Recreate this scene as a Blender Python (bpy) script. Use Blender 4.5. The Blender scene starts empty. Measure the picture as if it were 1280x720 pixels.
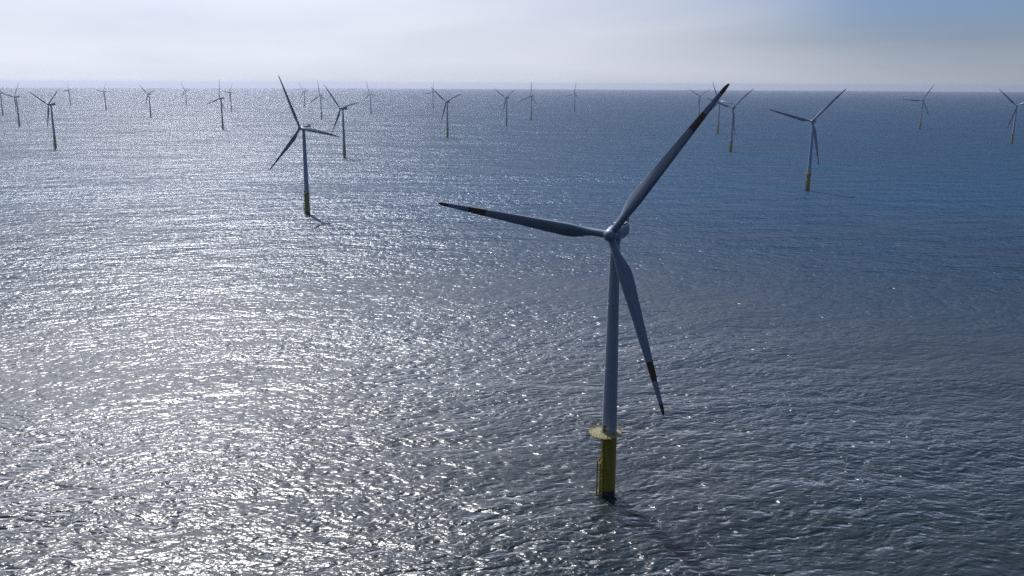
import bpy, bmesh, math, random
import numpy as np
from mathutils import Vector, Matrix

# ------------------------------------------------------------------ scene, camera, light
scene = bpy.context.scene
COL = scene.collection
FPX, PITCH, ROLL, CAMZ = 1092.2, 0.22977, 0.004406, 128.23     # focal length in px of a 1280 wide frame
R_EARTH = 6371000.0 * 7 / 6

cam_d = bpy.data.cameras.new("camera")
cam_d.sensor_width = 36.0
cam_d.lens = 36.0 * FPX / 1280.0
cam_d.clip_start = 1.0
cam_d.clip_end = 200000.0
cam = bpy.data.objects.new("camera", cam_d)
COL.objects.link(cam)
F = Vector((0, math.cos(PITCH), -math.sin(PITCH)))
U = Vector((0, math.sin(PITCH), math.cos(PITCH)))
Rr = Vector((1, 0, 0))
c_, s_ = math.cos(ROLL), math.sin(ROLL)
R2 = c_ * Rr + s_ * U
U2 = -s_ * Rr + c_ * U
M = Matrix((R2, U2, -F)).transposed().to_4x4()
M.translation = Vector((0, 0, CAMZ))
cam.matrix_world = M
scene.camera = cam

SUN_AZ = math.radians(-25)        # measured from +Y towards +X
SUN_EL = math.radians(49.5)
w = bpy.data.worlds.new("World")
scene.world = w
w.use_nodes = True
nt = w.node_tree
nt.nodes.clear()
wo = nt.nodes.new("ShaderNodeOutputWorld")
bg = nt.nodes.new("ShaderNodeBackground")
bg.inputs["Strength"].default_value = 0.083
sky = nt.nodes.new("ShaderNodeTexSky")
sky.sky_type = 'NISHITA'
sky.sun_disc = False
sky.sun_elevation = SUN_EL
sky.sun_rotation = SUN_AZ
sky.altitude = 0
sky.air_density = 1.0
sky.dust_density = 1.2
sky.ozone_density = 1.6
# thin high veil of cloud, patchy, thickest low down
tc = nt.nodes.new("ShaderNodeTexCoord")
mp = nt.nodes.new("ShaderNodeMapping")
mp.inputs["Rotation"].default_value = (math.radians(12), math.radians(-24), math.radians(20))
mp.inputs["Scale"].default_value = (1.6, 1.6, 9.0)
nz = nt.nodes.new("ShaderNodeTexNoise")
nz.inputs["Scale"].default_value = 1.3
nz.inputs["Detail"].default_value = 6
nz.inputs["Roughness"].default_value = 0.5
nz.inputs["Distortion"].default_value = 0.35
rp = nt.nodes.new("ShaderNodeMapRange")
rp.inputs["From Min"].default_value = 0.36
rp.inputs["From Max"].default_value = 0.66
sep = nt.nodes.new("ShaderNodeSeparateXYZ")
hz = nt.nodes.new("ShaderNodeMapRange")          # veil fades out with height
hz.interpolation_type = 'SMOOTHSTEP'
hz.inputs["From Min"].default_value = -0.02
hz.inputs["From Max"].default_value = 0.42
hz.inputs["To Min"].default_value = 1.0
hz.inputs["To Max"].default_value = 0.0
# the veil scatters sunlight forward: brighter towards the sun
dotn = nt.nodes.new("ShaderNodeVectorMath")
dotn.operation = 'DOT_PRODUCT'
SUNV = Vector((math.sin(SUN_AZ) * math.cos(SUN_EL), math.cos(SUN_AZ) * math.cos(SUN_EL), math.sin(SUN_EL)))
dotn.inputs[1].default_value = SUNV
glow = nt.nodes.new("ShaderNodeMapRange")
glow.inputs["From Min"].default_value = -0.2
glow.inputs["From Max"].default_value = 0.95
glow.inputs["To Min"].default_value = 0.10
glow.inputs["To Max"].default_value = 1.0
veilc = nt.nodes.new("ShaderNodeVectorMath")
veilc.operation = 'SCALE'
veilc.inputs[0].default_value = (14.9, 15.5, 17.4)
mixv = nt.nodes.new("ShaderNodeMath"); mixv.operation = 'MULTIPLY'
mul2 = nt.nodes.new("ShaderNodeMath"); mul2.operation = 'MULTIPLY'; mul2.inputs[1].default_value = 1.0
mx = nt.nodes.new("ShaderNodeMix"); mx.data_type = 'RGBA'
L = nt.links.new
L(tc.outputs["Generated"], mp.inputs["Vector"])
L(mp.outputs["Vector"], nz.inputs["Vector"])
L(nz.outputs["Fac"], rp.inputs["Value"])
L(tc.outputs["Generated"], sep.inputs[0])
# below the horizon the sky keeps its lowest colour
zc = nt.nodes.new("ShaderNodeMath"); zc.operation = 'MAXIMUM'; zc.inputs[1].default_value = 0.045
cv = nt.nodes.new("ShaderNodeCombineXYZ")
L(sep.outputs["X"], cv.inputs[0]); L(sep.outputs["Y"], cv.inputs[1]); L(sep.outputs["Z"], zc.inputs[0]); L(zc.outputs[0], cv.inputs[2])
L(cv.outputs[0], sky.inputs["Vector"]) if "Vector" in sky.inputs else None
# the veil reaches high on the sun's side and stays low on the other
vt = nt.nodes.new("ShaderNodeMapRange"); vt.interpolation_type = 'SMOOTHSTEP'
vt.inputs["From Min"].default_value = -0.25
vt.inputs["From Max"].default_value = 0.48
vt.inputs["To Min"].default_value = 0.55
vt.inputs["To Max"].default_value = 0.075
L(sep.outputs["X"], vt.inputs["Value"])
wob = nt.nodes.new("ShaderNodeMath"); wob.operation = 'MULTIPLY_ADD'; wob.inputs[1].default_value = 0.16
wob2 = nt.nodes.new("ShaderNodeMath"); wob2.operation = 'SUBTRACT'; wob2.inputs[1].default_value = 0.08
L(nz.outputs["Fac"], wob.inputs[0]); L(sep.outputs["Z"], wob.inputs[2]); L(wob.outputs[0], wob2.inputs[0])
L(wob2.outputs[0], hz.inputs["Value"])
L(vt.outputs["Result"], hz.inputs["From Max"])
L(tc.outputs["Generated"], dotn.inputs[0])
L(dotn.outputs["Value"], glow.inputs["Value"])
pw = nt.nodes.new("ShaderNodeMath"); pw.operation = 'POWER'; pw.inputs[1].default_value = 2.2
L(glow.outputs["Result"], pw.inputs[0])
L(pw.outputs[0], veilc.inputs["Scale"])
add = nt.nodes.new("ShaderNodeMath"); add.operation = 'MULTIPLY_ADD'; add.use_clamp = True
add.inputs[1].default_value = 0.4; add.inputs[2].default_value = 0.7
L(rp.outputs["Result"], add.inputs[0])
L(add.outputs[0], mixv.inputs[0])
L(hz.outputs["Result"], mixv.inputs[1])
L(mixv.outputs[0], mul2.inputs[0])
hi = nt.nodes.new("ShaderNodeMapRange"); hi.interpolation_type = 'SMOOTHSTEP'   # unseen bright veil high up, added to lift the water's reflections
hi.inputs["From Min"].default_value = 0.14
hi.inputs["From Max"].default_value = 0.40
hi.inputs["To Max"].default_value = 0.46
L(sep.outputs["Z"], hi.inputs["Value"])
him = nt.nodes.new("ShaderNodeMath"); him.operation = 'MULTIPLY'
L(hi.outputs["Result"], him.inputs[0]); L(add.outputs[0], him.inputs[1])
mxx = nt.nodes.new("ShaderNodeMath"); mxx.operation = 'MAXIMUM'
L(mul2.outputs[0], mxx.inputs[0]); L(him.outputs[0], mxx.inputs[1])
L(mxx.outputs[0], mx.inputs["Factor"])
tint = nt.nodes.new("ShaderNodeVectorMath"); tint.operation = 'MULTIPLY'
tint.inputs[1].default_value = (0.45, 0.56, 0.86)
L(sky.outputs["Color"], tint.inputs[0])
L(tint.outputs[0], mx.inputs["A"])
L(veilc.outputs["Vector"], mx.inputs["B"])
L(mx.outputs["Result"], bg.inputs["Color"])
L(bg.outputs[0], wo.inputs["Surface"])

sun_d = bpy.data.lights.new("sun", 'SUN')
sun_d.energy = 5.0
sun_d.angle = math.radians(0.6)
sun_d.color = (1.0, 0.975, 0.96)
sun = bpy.data.objects.new("sun", sun_d)
sun.rotation_euler = (-SUNV).to_track_quat('-Z', 'Y').to_euler()
sun.location = (0, 0, 400)
COL.objects.link(sun)

vs = scene.view_settings
vs.view_transform = 'Standard'
vs.look = 'None'
vs.exposure = 0.22
vs.gamma = 1
vs.use_curve_mapping = False
cy = scene.cycles
cy.use_denoising = False
cy.use_adaptive_sampling = False
cy.max_bounces = 5
cy.glossy_bounces = 3
cy.diffuse_bounces = 2
cy.volume_bounces = 0
cy.sample_clamp_direct = 6.0
cy.sample_clamp_indirect = 3.0
cy.caustics_reflective = False
cy.caustics_refractive = False

# ------------------------------------------------------------------ materials
def nmat(name):
    m = bpy.data.materials.new(name)
    m.use_nodes = True
    n = m.node_tree
    n.nodes.clear()
    out = n.nodes.new("ShaderNodeOutputMaterial")
    return m, n, out

def painted(name, col, rough=0.45, dirt=(0.5, 0.5, 0.48), amount=0.25, streak=True, spec=0.5, metal=0.0):
    m, n, out = nmat(name)
    p = n.nodes.new("ShaderNodeBsdfPrincipled")
    tcn = n.nodes.new("ShaderNodeTexCoord")
    mpn = n.nodes.new("ShaderNodeMapping")
    mpn.inputs["Scale"].default_value = (1, 1, 0.12 if streak else 1)
    a = n.nodes.new("ShaderNodeTexNoise")
    a.inputs["Scale"].default_value = 1.1
    a.inputs["Detail"].default_value = 7
    a.inputs["Roughness"].default_value = 0.65
    r = n.nodes.new("ShaderNodeMapRange")
    r.inputs["From Min"].default_value = 0.42
    r.inputs["From Max"].default_value = 0.75
    r.inputs["To Max"].default_value = amount
    x = n.nodes.new("ShaderNodeMix"); x.data_type = 'RGBA'
    x.inputs["A"].default_value = (*col, 1)
    x.inputs["B"].default_value = (*dirt, 1)
    rr = n.nodes.new("ShaderNodeMapRange")
    rr.inputs["To Min"].default_value = rough - 0.08
    rr.inputs["To Max"].default_value = rough + 0.12
    k = n.links.new
    k(tcn.outputs["Object"], mpn.inputs["Vector"])
    k(mpn.outputs["Vector"], a.inputs["Vector"])
    k(a.outputs["Fac"], r.inputs["Value"])
    k(a.outputs["Fac"], rr.inputs["Value"])
    k(r.outputs["Result"], x.inputs["Factor"])
    k(x.outputs["Result"], p.inputs["Base Color"])
    k(rr.outputs["Result"], p.inputs["Roughness"])
    p.inputs["Specular IOR Level"].default_value = spec
    p.inputs["Metallic"].default_value = metal
    k(p.outputs[0], out.inputs["Surface"])
    return m

MAT = {
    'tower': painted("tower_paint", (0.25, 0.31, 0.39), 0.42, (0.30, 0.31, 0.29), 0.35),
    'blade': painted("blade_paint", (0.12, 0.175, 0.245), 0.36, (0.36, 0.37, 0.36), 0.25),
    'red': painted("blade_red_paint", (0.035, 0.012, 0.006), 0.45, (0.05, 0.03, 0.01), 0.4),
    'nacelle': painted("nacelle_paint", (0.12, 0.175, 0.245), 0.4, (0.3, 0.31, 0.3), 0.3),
    'yellow': painted("yellow_paint", (0.30, 0.235, 0.010), 0.5, (0.15, 0.11, 0.012), 0.6),
    'growth': painted("marine_growth", (0.016, 0.02, 0.016), 0.75, (0.05, 0.055, 0.035), 0.6, streak=False),
    'steel': painted("galvanised_steel", (0.34, 0.36, 0.38), 0.45, (0.2, 0.18, 0.15), 0.4, metal=0.6),
    'dark': painted("dark_grille", (0.03, 0.033, 0.036), 0.6, (0.06, 0.06, 0.06), 0.3),
    'deck': painted("grating", (0.22, 0.20, 0.10), 0.6, (0.18, 0.17, 0.1), 0.5, streak=False),
    'lamp': painted("lamp_glass", (0.35, 0.03, 0.02), 0.15, (0.3, 0.03, 0.02), 0.1),
}

def make_grating(m):
    n = m.node_tree; k = n.links.new
    p = next(q for q in n.nodes if q.type == 'BSDF_PRINCIPLED')
    out = next(q for q in n.nodes if q.type == 'OUTPUT_MATERIAL')
    tcn = n.nodes.new("ShaderNodeTexCoord"); sp = n.nodes.new("ShaderNodeSeparateXYZ")
    k(tcn.outputs["Object"], sp.inputs[0])
    bars = []
    for ax in ("X", "Y"):
        a = n.nodes.new("ShaderNodeMath"); a.operation = 'PINGPONG'; a.inputs[1].default_value = 0.06
        b = n.nodes.new("ShaderNodeMath"); b.operation = 'LESS_THAN'; b.inputs[1].default_value = 0.017
        k(sp.outputs[ax], a.inputs[0]); k(a.outputs[0], b.inputs[0]); bars.append(b)
    mxm = n.nodes.new("ShaderNodeMath"); mxm.operation = 'MAXIMUM'
    k(bars[0].outputs[0], mxm.inputs[0]); k(bars[1].outputs[0], mxm.inputs[1])
    tr = n.nodes.new("ShaderNodeBsdfTransparent"); ms = n.nodes.new("ShaderNodeMixShader")
    k(mxm.outputs[0], ms.inputs[0]); k(tr.outputs[0], ms.inputs[1]); k(p.outputs[0], ms.inputs[2])
    k(ms.outputs[0], out.inputs["Surface"])
make_grating(MAT['deck'])

# ---- sea: wave slopes from world position only
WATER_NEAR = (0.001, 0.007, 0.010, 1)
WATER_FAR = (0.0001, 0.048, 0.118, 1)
def sea_material():
    m, n, out = nmat("sea_water")
    k = n.links.new
    geo = n.nodes.new("ShaderNodeNewGeometry")

    def vmath(op, a=None, b=None, val=None):
        v = n.nodes.new("ShaderNodeVectorMath"); v.operation = op
        if a is not None: k(a, v.inputs[0])
        if b is not None:
            if isinstance(b, tuple): v.inputs[1].default_value = b
            else: k(b, v.inputs[1])
        if val is not None: v.inputs["Scale"].default_value = val
        return v.outputs[0]

    def mth(op, a, b=None, c=None):
        v = n.nodes.new("ShaderNodeMath"); v.operation = op
        for i, q in enumerate((a, b, c)):
            if q is None: continue
            if isinstance(q, (int, float)): v.inputs[i].default_value = q
            else: k(q, v.inputs[i])
        return v.outputs[0]

    # height group -------------------------------------------------
    g = bpy.data.node_groups.new("wave_height", 'ShaderNodeTree')
    g.interface.new_socket("P", in_out='INPUT', socket_type='NodeSocketVector')
    g.interface.new_socket("H", in_out='OUTPUT', socket_type='NodeSocketFloat')
    gi = g.nodes.new("NodeGroupInput"); go = g.nodes.new("NodeGroupOutput")
    gk = g.links.new
    total = None

    def gm(op, a, b=None, c=None):
        v = g.nodes.new("ShaderNodeMath"); v.operation = op
        for i, q in enumerate((a, b, c)):
            if q is None: continue
            if isinstance(q, (int, float)): v.inputs[i].default_value = q
            else: gk(q, v.inputs[i])
        return v.outputs[0]
    # (wavelength m, crest elongation, crest angle deg, amplitude m, detail, kind)
    LAY = [
        (30.0, 2.4, -14, 1.90, 1.0, 's'),
        (9.5, 2.3,   8, 1.00, 1.0, 'r'),
        (5.8,  1.9, -24, 0.68, 1.5, 's'),
        (2.9,  1.9,  -9, 0.70, 1.0, 'r'),
        (1.7,  1.9,  14, 0.29, 1.0, 's'),
        (0.62, 1.7, -16, 0.090, 1.0, 's'),
    ]
    for i, (wl, el, ang, amp, det, kind) in enumerate(LAY):
        mpn = g.nodes.new("ShaderNodeMapping"); mpn.vector_type = 'POINT'
        # rotate, then squash x
        rot = g.nodes.new("ShaderNodeMapping")
        rot.inputs["Rotation"].default_value = (0, 0, math.radians(ang))
        mpn.inputs["Scale"].default_value = (1 / (wl * el), 1 / wl, 1)
        mpn.inputs["Location"].default_value = (13.7 * i, 5.1 * i, 3.3 * i)
        gk(gi.outputs["P"], rot.inputs["Vector"])
        gk(rot.outputs["Vector"], mpn.inputs["Vector"])
        z = g.nodes.new("ShaderNodeTexNoise")
        z.noise_dimensions = '2D'
        z.inputs["Scale"].default_value = 1.0
        z.inputs["Detail"].default_value = det
        z.inputs["Roughness"].default_value = 0.5
        z.inputs["Distortion"].default_value = 0.0
        gk(mpn.outputs["Vector"], z.inputs["Vector"])
        h = z.outputs["Fac"]
        if kind == 'r':       # cusped crests: 1 - |2n-1|, softened
            a = gm('SUBTRACT', h, 0.5)
            a = gm('MULTIPLY', a, a)
            a = gm('ADD', a, 0.003)
            a = gm('SQRT', a)
            h = gm('MULTIPLY', a, -1.0)
            ab = gm('MULTIPLY', z.outputs["Fac"], 0.55)
            h = gm('ADD', h, ab)
        h = gm('MULTIPLY', h, amp)
        total = h if total is None else gm('ADD', total, h)
    gk(total, go.inputs["H"])

    P = geo.outputs["Position"]
    # gentle warp so that crests wander
    wn = n.nodes.new("ShaderNodeTexNoise"); wn.noise_dimensions = '2D'
    wn.inputs["Scale"].default_value = 0.018; wn.inputs["Detail"].default_value = 2
    k(P, wn.inputs["Vector"])
    wv = vmath('SUBTRACT', wn.outputs["Color"], (0.5, 0.5, 0.5))
    wv = vmath('SCALE', wv, None, 16.0)
    PW = vmath('ADD', P, wv)
    EPS = 0.12
    def H(vec):
        q = n.nodes.new("ShaderNodeGroup"); q.node_tree = g
        k(vec, q.inputs["P"]); return q.outputs["H"]
    h0 = H(PW); hx = H(vmath('ADD', PW, (EPS, 0, 0))); hy = H(vmath('ADD', PW, (0, EPS, 0)))
    sx = mth('DIVIDE', mth('SUBTRACT', h0, hx), EPS)
    sy = mth('DIVIDE', mth('SUBTRACT', h0, hy), EPS)
    # wind patches change how steep the water is
    pn = n.nodes.new("ShaderNodeTexNoise"); pn.noise_dimensions = '2D'
    pn.inputs["Scale"].default_value = 1.0; pn.inputs["Detail"].default_value = 4; pn.inputs["Roughness"].default_value = 0.6
    pm = n.nodes.new("ShaderNodeMapping")
    pm.inputs["Scale"].default_value = (1 / 260, 1 / 120, 1); pm.inputs["Rotation"].default_value = (0, 0, 0.3)
    k(P, pm.inputs["Vector"]); k(pm.outputs["Vector"], pn.inputs["Vector"])
    pr = n.nodes.new("ShaderNodeMapRange")
    pr.inputs["From Min"].default_value = 0.3; pr.inputs["From Max"].default_value = 0.7
    pr.inputs["To Min"].default_value = 0.85; pr.inputs["To Max"].default_value = 1.85
    k(pn.outputs["Fac"], pr.inputs["Value"])
    amp = pr.outputs["Result"]
    comb = n.nodes.new("ShaderNodeCombineXYZ")
    k(mth('MULTIPLY', sx, amp), comb.inputs[0]); k(mth('MULTIPLY', sy, amp), comb.inputs[1])
    comb.inputs[2].default_value = 0
    N = vmath('NORMALIZE', vmath('ADD', geo.outputs["True Normal"], comb.outputs[0]))
    # dark teal nearby; the blue of distant haze is painted into the far colour
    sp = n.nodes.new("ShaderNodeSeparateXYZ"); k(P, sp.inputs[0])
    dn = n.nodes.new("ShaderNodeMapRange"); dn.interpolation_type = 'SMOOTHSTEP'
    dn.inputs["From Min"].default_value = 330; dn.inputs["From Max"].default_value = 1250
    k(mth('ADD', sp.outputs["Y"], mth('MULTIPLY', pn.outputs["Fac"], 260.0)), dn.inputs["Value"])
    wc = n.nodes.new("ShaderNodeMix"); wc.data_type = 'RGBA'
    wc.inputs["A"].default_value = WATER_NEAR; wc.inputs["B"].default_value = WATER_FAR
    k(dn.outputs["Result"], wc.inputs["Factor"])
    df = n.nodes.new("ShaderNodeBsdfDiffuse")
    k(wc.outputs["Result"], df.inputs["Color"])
    gl = n.nodes.new("ShaderNodeBsdfGlossy"); gl.distribution = 'GGX'
    gl.inputs["Color"].default_value = (1, 1, 1, 1)
    gl.inputs["Roughness"].default_value = 0.28
    k(N, gl.inputs["Normal"])
    fr = n.nodes.new("ShaderNodeFresnel"); fr.inputs["IOR"].default_value = 1.333
    k(N, fr.inputs["Normal"])
    # waves hide one another: weight each facet by how far it turns to the viewer, with Smith masking of the rough sheet
    def dot(a, b):
        v = n.nodes.new("ShaderNodeVectorMath"); v.operation = 'DOT_PRODUCT'
        k(a, v.inputs[0]); k(b, v.inputs[1]); return v.outputs["Value"]
    I = geo.outputs["Incoming"]
    mv = mth('MAXIMUM', dot(N, I), 0.0)
    c = mth('MAXIMUM', dot(geo.outputs["True Normal"], I), 0.02)
    A2 = 0.34
    root = mth('SQRT', mth('ADD', mth('MULTIPLY', mth('MULTIPLY', c, c), 1 - A2), A2))
    G1 = mth('DIVIDE', 2.0, mth('ADD', c, root))            # masking divided by c
    wgt = mth('MINIMUM', mth('MULTIPLY', mv, G1), 4.0)
    # seen steeply from above nothing is hidden, so the weighting only sets in towards grazing
    tg = n.nodes.new("ShaderNodeMapRange"); tg.interpolation_type = 'SMOOTHSTEP'
    tg.inputs["From Min"].default_value = 0.42; tg.inputs["From Max"].default_value = 0.14
    k(c, tg.inputs["Value"])
    wgt = mth('MULTIPLY_ADD', mth('SUBTRACT', wgt, 1.0), tg.outputs["Result"], 1.0)
    gc = n.nodes.new("ShaderNodeCombineColor")
    for q in range(3): k(wgt, gc.inputs[q])
    k(gc.outputs[0], gl.inputs["Color"])
    fac = fr.outputs[0]
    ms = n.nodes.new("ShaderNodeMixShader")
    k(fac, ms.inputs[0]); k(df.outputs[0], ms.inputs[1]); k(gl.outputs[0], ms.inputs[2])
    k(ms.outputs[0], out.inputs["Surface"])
    return m
MAT['sea'] = sea_material()

# ------------------------------------------------------------------ helpers
def link(name, me, mats, parent=None):
    for mt in (mats if isinstance(mats, (list, tuple)) else [mats]):
        me.materials.append(MAT[mt])
    o = bpy.data.objects.new(name, me)
    COL.objects.link(o)
    if parent: o.parent = parent
    return o

def finish(name, bm, mats, parent=None, smooth=True, angle=35):
    me = bpy.data.meshes.new(name)
    bmesh.ops.recalc_face_normals(bm, faces=bm.faces)
    if smooth:
        for f in bm.faces: f.smooth = True
        for e in bm.edges:
            if len(e.link_faces) == 2 and e.calc_face_angle(0) > math.radians(angle):
                e.smooth = False
    bm.to_mesh(me); bm.free()
    return link(name, me, mats, parent)

def ring_loft(bm, rings, cap0=True, cap1=True, mats=None):
    """rings: list of lists of coordinates, same length"""
    vr = [[bm.verts.new(p) for p in r] for r in rings]
    n = len(rings[0])
    for i in range(len(vr) - 1):
        for j in range(n):
            f = bm.faces.new((vr[i][j], vr[i][(j + 1) % n], vr[i + 1][(j + 1) % n], vr[i + 1][j]))
            if mats: f.material_index = mats[i]
    if cap0: bm.faces.new(list(reversed(vr[0])))
    if cap1:
        f = bm.faces.new(vr[-1])
        if mats: f.material_index = mats[-1]

def lathe(bm, prof, seg=32, cap0=True, cap1=True, axis='z', cx=0, cy=0, mats=None):
    rings = []
    for r, z in prof:
        ring = []
        for j in range(seg):
            a = 2 * math.pi * j / seg
            x, y = r * math.cos(a), r * math.sin(a)
            ring.append((cx + x, cy + y, z) if axis == 'z' else (cx + x, z, cy + y))
        rings.append(ring)
    ring_loft(bm, rings, cap0, cap1, mats)

def tube(bm, a, b, r, seg=8):
    a = Vector(a); b = Vector(b); d = (b - a).normalized()
    u = d.orthogonal().normalized(); v = d.cross(u)
    ring_loft(bm, [[tuple(p + r * (math.cos(t) * u + math.sin(t) * v)) for t in [2 * math.pi * k / seg for k in range(seg)]] for p in (a, b)])

def box(bm, c, s, bev=0.0, rot=0.0):
    r = bmesh.ops.create_cube(bm, size=1)
    vsx = r['verts']
    bmesh.ops.scale(bm, vec=s, verts=vsx)
    if rot: bmesh.ops.rotate(bm, cent=(0, 0, 0), matrix=Matrix.Rotation(rot, 3, 'Z'), verts=vsx)
    bmesh.ops.translate(bm, vec=c, verts=vsx)
    if bev:
        es = list({e for v in vsx for e in v.link_edges})
        bmesh.ops.bevel(bm, geom=es, offset=bev, segments=3, profile=0.6, affect='EDGES')

# ------------------------------------------------------------------ sea sheet following the Earth's curve
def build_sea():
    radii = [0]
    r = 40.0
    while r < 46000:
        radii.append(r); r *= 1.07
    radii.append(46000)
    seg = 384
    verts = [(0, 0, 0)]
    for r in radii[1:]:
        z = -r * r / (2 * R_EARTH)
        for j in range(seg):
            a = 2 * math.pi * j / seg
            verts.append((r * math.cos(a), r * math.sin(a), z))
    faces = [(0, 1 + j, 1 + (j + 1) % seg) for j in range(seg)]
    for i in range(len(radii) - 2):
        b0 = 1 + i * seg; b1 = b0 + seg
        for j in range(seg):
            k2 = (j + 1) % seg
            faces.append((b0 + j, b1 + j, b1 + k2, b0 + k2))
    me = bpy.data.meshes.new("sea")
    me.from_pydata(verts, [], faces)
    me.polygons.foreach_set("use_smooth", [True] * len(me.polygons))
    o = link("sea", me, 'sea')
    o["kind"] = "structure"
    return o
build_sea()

# ------------------------------------------------------------------ haze
def build_haze():
    bm = bmesh.new()
    z0, z1 = -146.0, 150.0
    box(bm, (0, 0, (z0 + z1) / 2), (94000, 94000, z1 - z0))
    me = bpy.data.meshes.new("haze"); bm.to_mesh(me); bm.free()
    m, n, out = nmat("haze_air")
    v = n.nodes.new("ShaderNodeVolumePrincipled")
    v.inputs["Color"].default_value = (0.70, 0.76, 0.90, 1)
    v.inputs["Density"].default_value = HAZE
    v.inputs["Anisotropy"].default_value = 0.7
    n.links.new(v.outputs[0], out.inputs["Volume"])
    me.materials.append(m)
    o = bpy.data.objects.new("haze", me); COL.objects.link(o)
    o["kind"] = "stuff"
HAZE = 3.6e-5
build_haze()

# ------------------------------------------------------------------ the wind turbine
HUB_Z, OVER, ROTOR_R, CONE, TILT = 85.0, 5.286, 54.49, 0.107, math.radians(5)
TP_TOP = 21.3            # top of the yellow transition piece / platform level
def sstep(a, b, x):
    t = min(1, max(0, (x - a) / (b - a))); return t * t * (3 - 2 * t)

def build_blade_mesh():
    bm = bmesh.new()
    NP = 28
    stations = [1.2, 1.6, 2.2, 3.0, 4.0, 5.2, 6.6, 8.0, 9.6, 11.2, 12.8, 14.6, 17, 20, 23, 26, 29, 32, 35, 38.69, 38.7, 41.5, 44.2, 44.41, 44.42, 47, 49.38, 49.4, 51, 52.4, 53.3, 53.9, 54.25, 54.45]
    rings = []; mats = []
    for s in stations:
        t = s / ROTOR_R
        # chord
        root = 2.25
        if t < 0.26: ch = root + (4.25 - root) * sstep(0.045, 0.235, t)
        else: ch = 4.25 - (4.25 - 1.15) * ((t - 0.26) / (0.94 - 0.26)) ** 0.95 if t < 0.94 else 1.2
        if t >= 0.94: ch = 1.2 * math.sqrt(max(0.015, 1 - ((t - 0.94) / 0.0605) ** 2))
        bl = sstep(0.04, 0.21, t)                       # 0 circle, 1 aerofoil
        th = 2.25 * (1 - bl) + bl * ch * (0.40 - 0.24 * sstep(0.18, 0.8, t))
        tw = math.radians(15 * (1 - sstep(0.1, 0.75, t)) + 2.5)
        pre = -1.6 * t * t                               # pre-bend towards the wind
        ring = []
        for j in range(NP):
            a = 2 * math.pi * j / NP
            # circle
            cx, cyy = math.cos(a) * root / 2, math.sin(a) * root / 2
            # aerofoil: x=0 at leading edge .. 1 at trailing edge
            xa = 0.5 - 0.5 * math.cos(a)
            yt = 5 * (0.2969 * math.sqrt(xa) - 0.126 * xa - 0.3516 * xa ** 2 + 0.2843 * xa ** 3 - 0.1015 * xa ** 4)
            sgn = 1 if math.sin(a) >= 0 else -1
            ya = sgn * yt * th * (0.85 if sgn > 0 else 1.1) * 1.0
            xx = (0.30 - xa) * ch                        # leading edge at +x
            X = cx * (1 - bl) + xx * bl
            Y = cyy * (1 - bl) + (-ya) * bl * 1.0
            if bl < 1: Y = cyy * (1 - bl) + ya * bl
            else: Y = ya
            # twist: leading edge towards the wind (-y)
            Xr = X * math.cos(tw) + Y * math.sin(tw)
            Yr = -X * math.sin(tw) + Y * math.cos(tw)
            ring.append((Xr, Yr + pre, s))
        rings.append(ring)
        mats.append(1 if (38.70 <= s < 44.41 or s >= 51) else 0)
    ring_loft(bm, rings, True, True, mats)
    bmesh.ops.recalc_face_normals(bm, faces=bm.faces)
    for f in bm.faces: f.smooth = True
    me = bpy.data.meshes.new("blade"); bm.to_mesh(me); bm.free()
    me.materials.append(MAT['blade']); me.materials.append(MAT['red'])
    return me
BLADE_ME = build_blade_mesh()

def rotor_matrix(phase):
    axis = Vector((0, -math.cos(TILT), math.sin(TILT)))
    up = Vector((0, math.sin(TILT), math.cos(TILT)))
    side = Vector((1, 0, 0))
    b0 = math.cos(phase) * up + math.sin(phase) * side
    l = -math.sin(phase) * up + math.cos(phase) * side
    b = (math.cos(CONE) * b0 + math.sin(CONE) * axis).normalized()
    y = -(axis - axis.dot(b) * b).normalized()
    x = y.cross(b)
    if x.dot(l) < 0: x = -x
    m = Matrix((x, y, b)).transposed().to_4x4()
    m.translation = Vector((0, -OVER, HUB_Z))
    return m

PDIR = math.radians(180 + 14 + 34)       # which way the service deck sticks out, in the turbine's own frame

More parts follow.
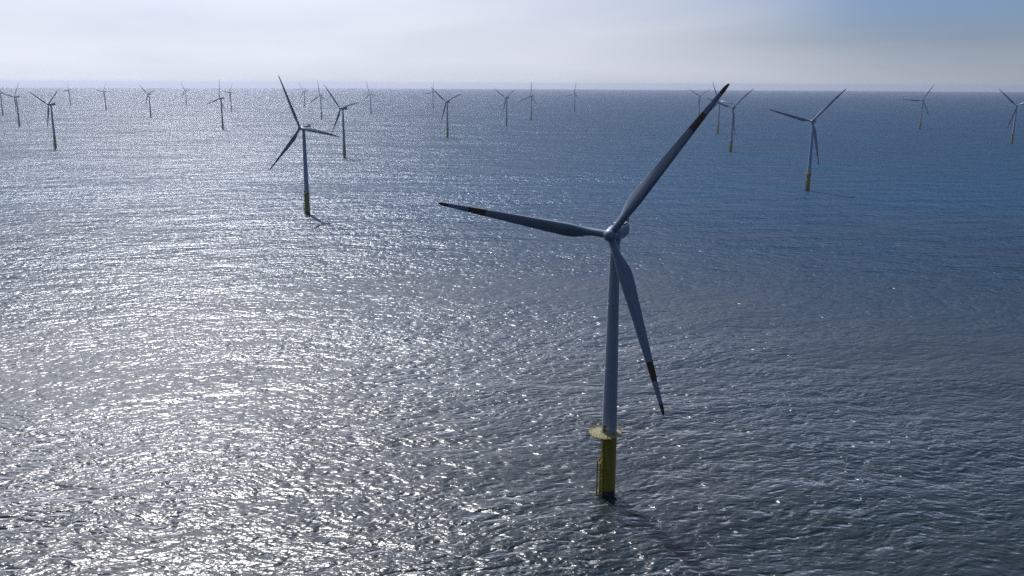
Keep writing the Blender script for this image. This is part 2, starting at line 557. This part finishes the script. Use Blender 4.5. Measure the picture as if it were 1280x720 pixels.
def make_turbine():
    root = bpy.data.objects.new("wind_turbine", None)
    root.empty_display_size = 5
    COL.objects.link(root)
    # monopile in the splash zone, dark with growth
    bm = bmesh.new()
    lathe(bm, [(2.38, -6), (2.38, 1.9)], 40)
    finish("pile", bm, 'growth', root)
    # transition piece
    bm = bmesh.new()
    lathe(bm, [(2.42, 1.9), (2.46, 1.92), (2.46, 9.4), (2.52, 9.42), (2.52, 9.7), (2.46, 9.72), (2.46, 20.3), (2.62, 20.4), (2.62, 21.0), (2.45, 21.02)], 40)
    tp = finish("transition_piece", bm, 'yellow', root)
    # J-tubes on the transition piece
    for a in (100, 250):
        bm = bmesh.new()
        ca, sa = math.cos(math.radians(a)), math.sin(math.radians(a))
        tube(bm, (2.78 * ca, 2.78 * sa, -4), (2.78 * ca, 2.78 * sa, 19.3), 0.17, 10)
        for z in (4, 8.5, 13): tube(bm, (2.4 * ca, 2.4 * sa, z), (2.8 * ca, 2.8 * sa, z), 0.09, 6)
        finish("cable_tube", bm, 'yellow', tp)
    # boat landing
    bm = bmesh.new()
    ca, sa = math.cos(PDIR), math.sin(PDIR)
    D = Vector((ca, sa, 0)); S = Vector((-sa, ca, 0))
    for s in (-0.95, 0.95):
        p = D * 3.4 + S * s
        tube(bm, p + Vector((0, 0, -2.5)), p + Vector((0, 0, 11.5)), 0.24, 10)
        tube(bm, p + Vector((0, 0, 11.5)), D * 2.4 + S * s * 0.9 + Vector((0, 0, 12.8)), 0.2, 8)
        for z in (1.0, 6.0, 10.6):
            tube(bm, D * 2.2 + S * s * 0.9 + Vector((0, 0, z)), p + Vector((0, 0, z)), 0.15, 8)
    bl = finish("boat_landing", bm, 'yellow', root)
    bm = bmesh.new()
    for s in (-0.3, 0.3):
        p = D * 2.95 + S * s
        tube(bm, p + Vector((0, 0, -1)), p + Vector((0, 0, TP_TOP + 1.1)), 0.05, 6)
    z = -0.8
    while z < TP_TOP:
        tube(bm, D * 2.95 + S * -0.3 + Vector((0, 0, z)), D * 2.95 + S * 0.3 + Vector((0, 0, z)), 0.03, 5); z += 0.35
    finish("ladder", bm, 'yellow', bl)
    # service platform: an eccentric deck with beams and rail
    off = D * 1.5
    bm = bmesh.new()
    n = 28; ro = 5.2
    def rim(a):
        return Vector((off.x + ro * math.cos(a), off.y + ro * math.sin(a), 0))
    A = [2 * math.pi * k / n for k in range(n)]
    inner = [(2.50 * math.cos(a), 2.50 * math.sin(a)) for a in A]
    top = [[(x, y, 21.32) for x, y in inner], [(*rim(a).xy, 21.32) for a in A], [(*rim(a).xy, 21.04) for a in A], [(x, y, 21.04) for x, y in inner]]
    vr = [[bm.verts.new(p) for p in r] for r in top]
    for i in range(4):
        for j in range(n):
            bm.faces.new((vr[i][j], vr[i][(j + 1) % n], vr[(i + 1) % 4][(j + 1) % n], vr[(i + 1) % 4][j]))
    pf = finish("platform", bm, 'deck', root)
    for a in A[::4]:
        bm = bmesh.new()
        e = rim(a)
        tube(bm, Vector((e.x * 0.4, e.y * 0.4, 19.3)), Vector((e.x * 0.93, e.y * 0.93, 21.0)), 0.11, 6)
        finish("bracket", bm, 'yellow', pf)
    bm = bmesh.new()
    for j in range(n):
        p, q = rim(A[j]), rim(A[(j + 1) % n])
        for z in (21.9, 22.45): tube(bm, (p.x, p.y, z), (q.x, q.y, z), 0.035, 5)
        tube(bm, (p.x, p.y, 21.3), (p.x, p.y, 22.48), 0.045, 5)
        # toe board
        tube(bm, (p.x, p.y, 21.42), (q.x, q.y, 21.42), 0.07, 4)
    finish("railing", bm, 'yellow', pf)
    # davit crane
    bm = bmesh.new()
    cpos = off + Vector((math.cos(PDIR + 1.2), math.sin(PDIR + 1.2), 0)) * 4.6
    tube(bm, (cpos.x, cpos.y, 21.3), (cpos.x, cpos.y, 24.3), 0.18, 8)
    e = cpos + D * 2.6
    tube(bm, (cpos.x, cpos.y, 24.2), (e.x, e.y, 25.3), 0.12, 8)
    tube(bm, (cpos.x, cpos.y, 22.9), ((cpos.x * .5 + e.x * .5), (cpos.y * .5 + e.y * .5), 24.7), 0.07, 6)
    finish("davit_crane", bm, 'yellow', pf)
    # tower
    bm = bmesh.new()
    prof = [(2.40, 21.02)]
    zt = 82.2
    secs = [21.02, 22.7, 42.5, 63.0, zt]
    rad = lambda z: 2.36 - (2.36 - 1.42) * ((z - 21.02) / (zt - 21.02)) ** 1.15
    prof = [(rad(21.02), 21.02)]
    for k, zc in enumerate(secs[1:-1]):
        prof += [(rad(zc - .12), zc - 0.12), (rad(zc) + 0.05, zc - 0.1), (rad(zc) + 0.05, zc + 0.1), (rad(zc + .12), zc + 0.12)]
        nxt = secs[k + 2]
        for q in (0.25, 0.5, 0.75): prof.append((rad(zc + (nxt - zc) * q), zc + (nxt - zc) * q))
    prof += [(rad(zt), zt), (1.75, zt + 0.05), (1.75, zt + 0.75)]
    lathe(bm, prof, 48)
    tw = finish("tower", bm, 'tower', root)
    bm = bmesh.new()
    a = PDIR + 0.35
    box(bm, (2.33 * math.cos(a), 2.33 * math.sin(a), 22.85), (0.14, 1.0, 2.2), 0.05, a)
    finish("door", bm, 'dark', tw)
    # nacelle: rounded box lofted along y
    bm = bmesh.new()
    st = [(-3.55, 1.55, 1.5, 0.0), (-3.3, 1.75, 1.7, 0.0), (-2.4, 1.95, 1.95, 0.0), (-0.5, 2.05, 2.12, 0.05), (4.0, 2.05, 2.15, 0.05), (7.2, 2.0, 2.1, 0.08), (8.6, 1.85, 1.85, 0.16), (9.1, 1.5, 1.45, 0.25)]
    rings = []
    for y, hw, hh, dz in st:
        r = []
        for k in range(32):
            a = 2 * math.pi * k / 32
            ca2, sa2 = math.cos(a), math.sin(a)
            e = 0.42
            r.append((hw * math.copysign(abs(ca2) ** e, ca2), y, HUB_Z - 0.15 + dz + hh * math.copysign(abs(sa2) ** e, sa2) + (y + OVER) * -math.tan(TILT) * 0.0))
        rings.append(r)
    ring_loft(bm, rings)
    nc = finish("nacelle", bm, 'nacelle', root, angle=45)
    bm = bmesh.new()
    box(bm, (0, 8.0, HUB_Z + 2.75), (3.3, 1.3, 1.35), 0.12)
    finish("cooler", bm, 'dark', nc)
    bm = bmesh.new()
    box(bm, (0, 4.9, HUB_Z + 2.30), (3.6, 4.4, 0.16), 0.03)
    for sx in (-1.75, 1.75):
        for y in (2.8, 4.2, 5.6, 7.0): tube(bm, (sx, y, HUB_Z + 2.2), (sx, y, HUB_Z + 3.35), 0.045, 5)
        for z in (2.85, 3.33): tube(bm, (sx, 2.8, HUB_Z + z), (sx, 7.0, HUB_Z + z), 0.04, 5)
    for z in (2.85, 3.33): tube(bm, (-1.75, 2.8, HUB_Z + z), (1.75, 2.8, HUB_Z + z), 0.04, 5)
    finish("hoist_deck", bm, 'steel', nc)
    bm = bmesh.new()
    box(bm, (0, -0.2, HUB_Z + 2.15), (1.3, 1.5, 0.22), 0.05)
    finish("hatch", bm, 'nacelle', nc)
    bm = bmesh.new()
    tube(bm, (-1.2, 8.1, HUB_Z + 3.3), (-1.2, 8.1, HUB_Z + 5.2), 0.05, 6)
    tube(bm, (1.2, 8.1, HUB_Z + 3.3), (1.2, 8.1, HUB_Z + 5.2), 0.05, 6)
    tube(bm, (-1.2, 8.1, HUB_Z + 4.7), (1.2, 8.1, HUB_Z + 4.7), 0.04, 6)
    box(bm, (-1.2, 8.1, HUB_Z + 5.3), (0.3, 0.5, 0.2), 0.03)
    finish("wind_mast", bm, 'dark', nc)
    for sx in (-1.3, 1.3):
        bm = bmesh.new()
        lathe(bm, [(0.2, HUB_Z + 1.9), (0.2, HUB_Z + 2.35), (0.12, HUB_Z + 2.45)], 10, cx=sx, cy=1.7)
        finish("warning_lamp", bm, 'lamp', nc)
    # hub / spinner, built along -y then tilted
    bm = bmesh.new()
    prof = [(1.55, 1.75), (1.78, 1.6), (1.95, 0.9), (2.0, 0.0), (1.9, -0.9), (1.62, -1.6), (1.2, -2.15), (0.65, -2.5), (0.2, -2.62)]
    lathe(bm, [(r, y) for r, y in prof], 40, axis='y')
    hb = finish("hub", bm, 'nacelle', root)
    hb.matrix_local = Matrix.Translation((0, -OVER, HUB_Z)) @ Matrix.Rotation(-TILT, 4, 'X')
    for k in range(3):
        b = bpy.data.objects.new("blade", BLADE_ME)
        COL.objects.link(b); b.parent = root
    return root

FINE = {"bracket", "warning_lamp", "ladder", "hatch", "door", "davit_crane", "cable_tube"}   # too small to show far away
def copy_tree(o, parent=None, far=False):
    c = o.copy(); COL.objects.link(c)
    if parent: c.parent = parent
    for ch in list(o.children):
        if far and ch.name.split('.')[0] in FINE: continue
        copy_tree(ch, c, far)
    return c

# x, y (metres from the camera's foot), yaw, blade phase, label
T = [
 (30.9, 258.5, 23.4, 37.2, "nearest and largest pale grey wind turbine on a yellow base, right of centre"),
 (-205.5, 871.5, 26.8, 97.5, "dark wind turbine, largest in the glittering left half of the sea"),
 (-295.8, 1550.9, 36.2, 78.5, "wind turbine just right of and behind the largest dark left-hand turbine"),
 (-688.4, 3202.3, 29.1, 115.4, "small far turbine with blade upright, between a tiny turbine and a nearer leaning one"),
 (-1141.0, 4894.4, 35.3, 85.9, "tiny faint far turbine directly above the hub of the big left-hand turbine"),
 (-614.6, 3862.2, 32.2, 102.6, "small far turbine alone right of the overlapping left group, on pale blue water"),
 (-1868.1, 5110.6, 33.2, 89.9, "tiny hazy turbine on the left horizon between a Y-shaped and an upright-bladed turbine"),
 (-812.6, 2487.7, 38.0, 11.5, "dark turbine with one blade straight up, in front of a tiny turbine at its right"),
 (-1288.3, 4081.3, 38.8, 40.3, "tiny turbine just behind and right of the one with a blade straight up at left"),
 (-1362.2, 3348.3, 27.8, 71.8, "small dark Y-shaped turbine, sixth tower from the left edge of the photo"),
 (-1922.2, 4212.4, 34.3, 39.1, "small far turbine with level left blade, fifth tower from the left photo edge"),
 (-2516.1, 5075.0, 40.7, 18.1, "tiniest hazy turbine on the far left horizon, fourth tower from the left edge"),
 (-909.6, 1756.4, 27.9, 56.4, "largest turbine near the left photo edge, blades in a Y, nacelle pointing right"),
 (-1453.1, 2614.5, 29.2, 40.9, "second turbine from the left photo edge, its left blade level towards the edge"),
 (-2007.9, 3504.5, 31.5, 63.9, "leftmost turbine, cut off by the left edge of the photo"),
 (-415.1, 4642.9, 37.4, 17.2, "tiny far turbine partly behind the left blade of the central Y-shaped turbine"),
 (-158.7, 2161.9, 31.8, 69.3, "central Y-shaped dark turbine above the left blade tip of the nearest turbine"),
 (-19.3, 2826.9, 44.6, 61.1, "left one of two far turbines in the middle, its upper blades in a V"),
 (68.0, 3245.4, 42.6, 8.1, "right one of the pair of far turbines in the middle, with one blade straight up"),
 (292.4, 4221.2, 32.5, 11.2, "small lone far turbine above and left of the nearest turbine's hub"),
 (739.6, 3535.9, 34.0, 60.7, "small V-bladed far turbine left of the nearest turbine's raised blade tip"),
 (557.9, 2410.1, 43.1, 98.5, "far turbine whose hub hides behind the raised blade tip of the nearest turbine"),
 (427.1, 1727.1, 32.0, 48.4, "mid-sized turbine just right of the nearest turbine's raised blade tip"),
 (368.5, 1090.3, 32.1, 44.1, "second largest turbine on the right, blue grey tower on a yellow base"),
 (1229.4, 2679.9, 35.3, 31.4, "small turbine alone between the big right-hand turbine and the right photo edge"),
 (1146.7, 2031.1, 33.7, 72.6, "rightmost turbine, by the right edge of the photo on dark blue water"),
]
proto = make_turbine()
for i, (x, y, yaw, ph, lab) in enumerate(T):
    t = proto if i == 0 else copy_tree(proto, None, math.hypot(x, y) > 1300)
    t.location = (x, y, -(x * x + y * y) / (2 * R_EARTH))
    t.rotation_euler = (0, 0, -math.radians(yaw))
    t["label"] = lab
    t["category"] = "wind turbine"
    t["group"] = "turbines of the offshore wind farm"
    k = 0
    for ch in t.children:
        if ch.name.split('.')[0] == "blade":
            ch.matrix_local = rotor_matrix(math.radians(ph) + k * 2 * math.pi / 3); k += 1
bpy.context.view_layer.update()
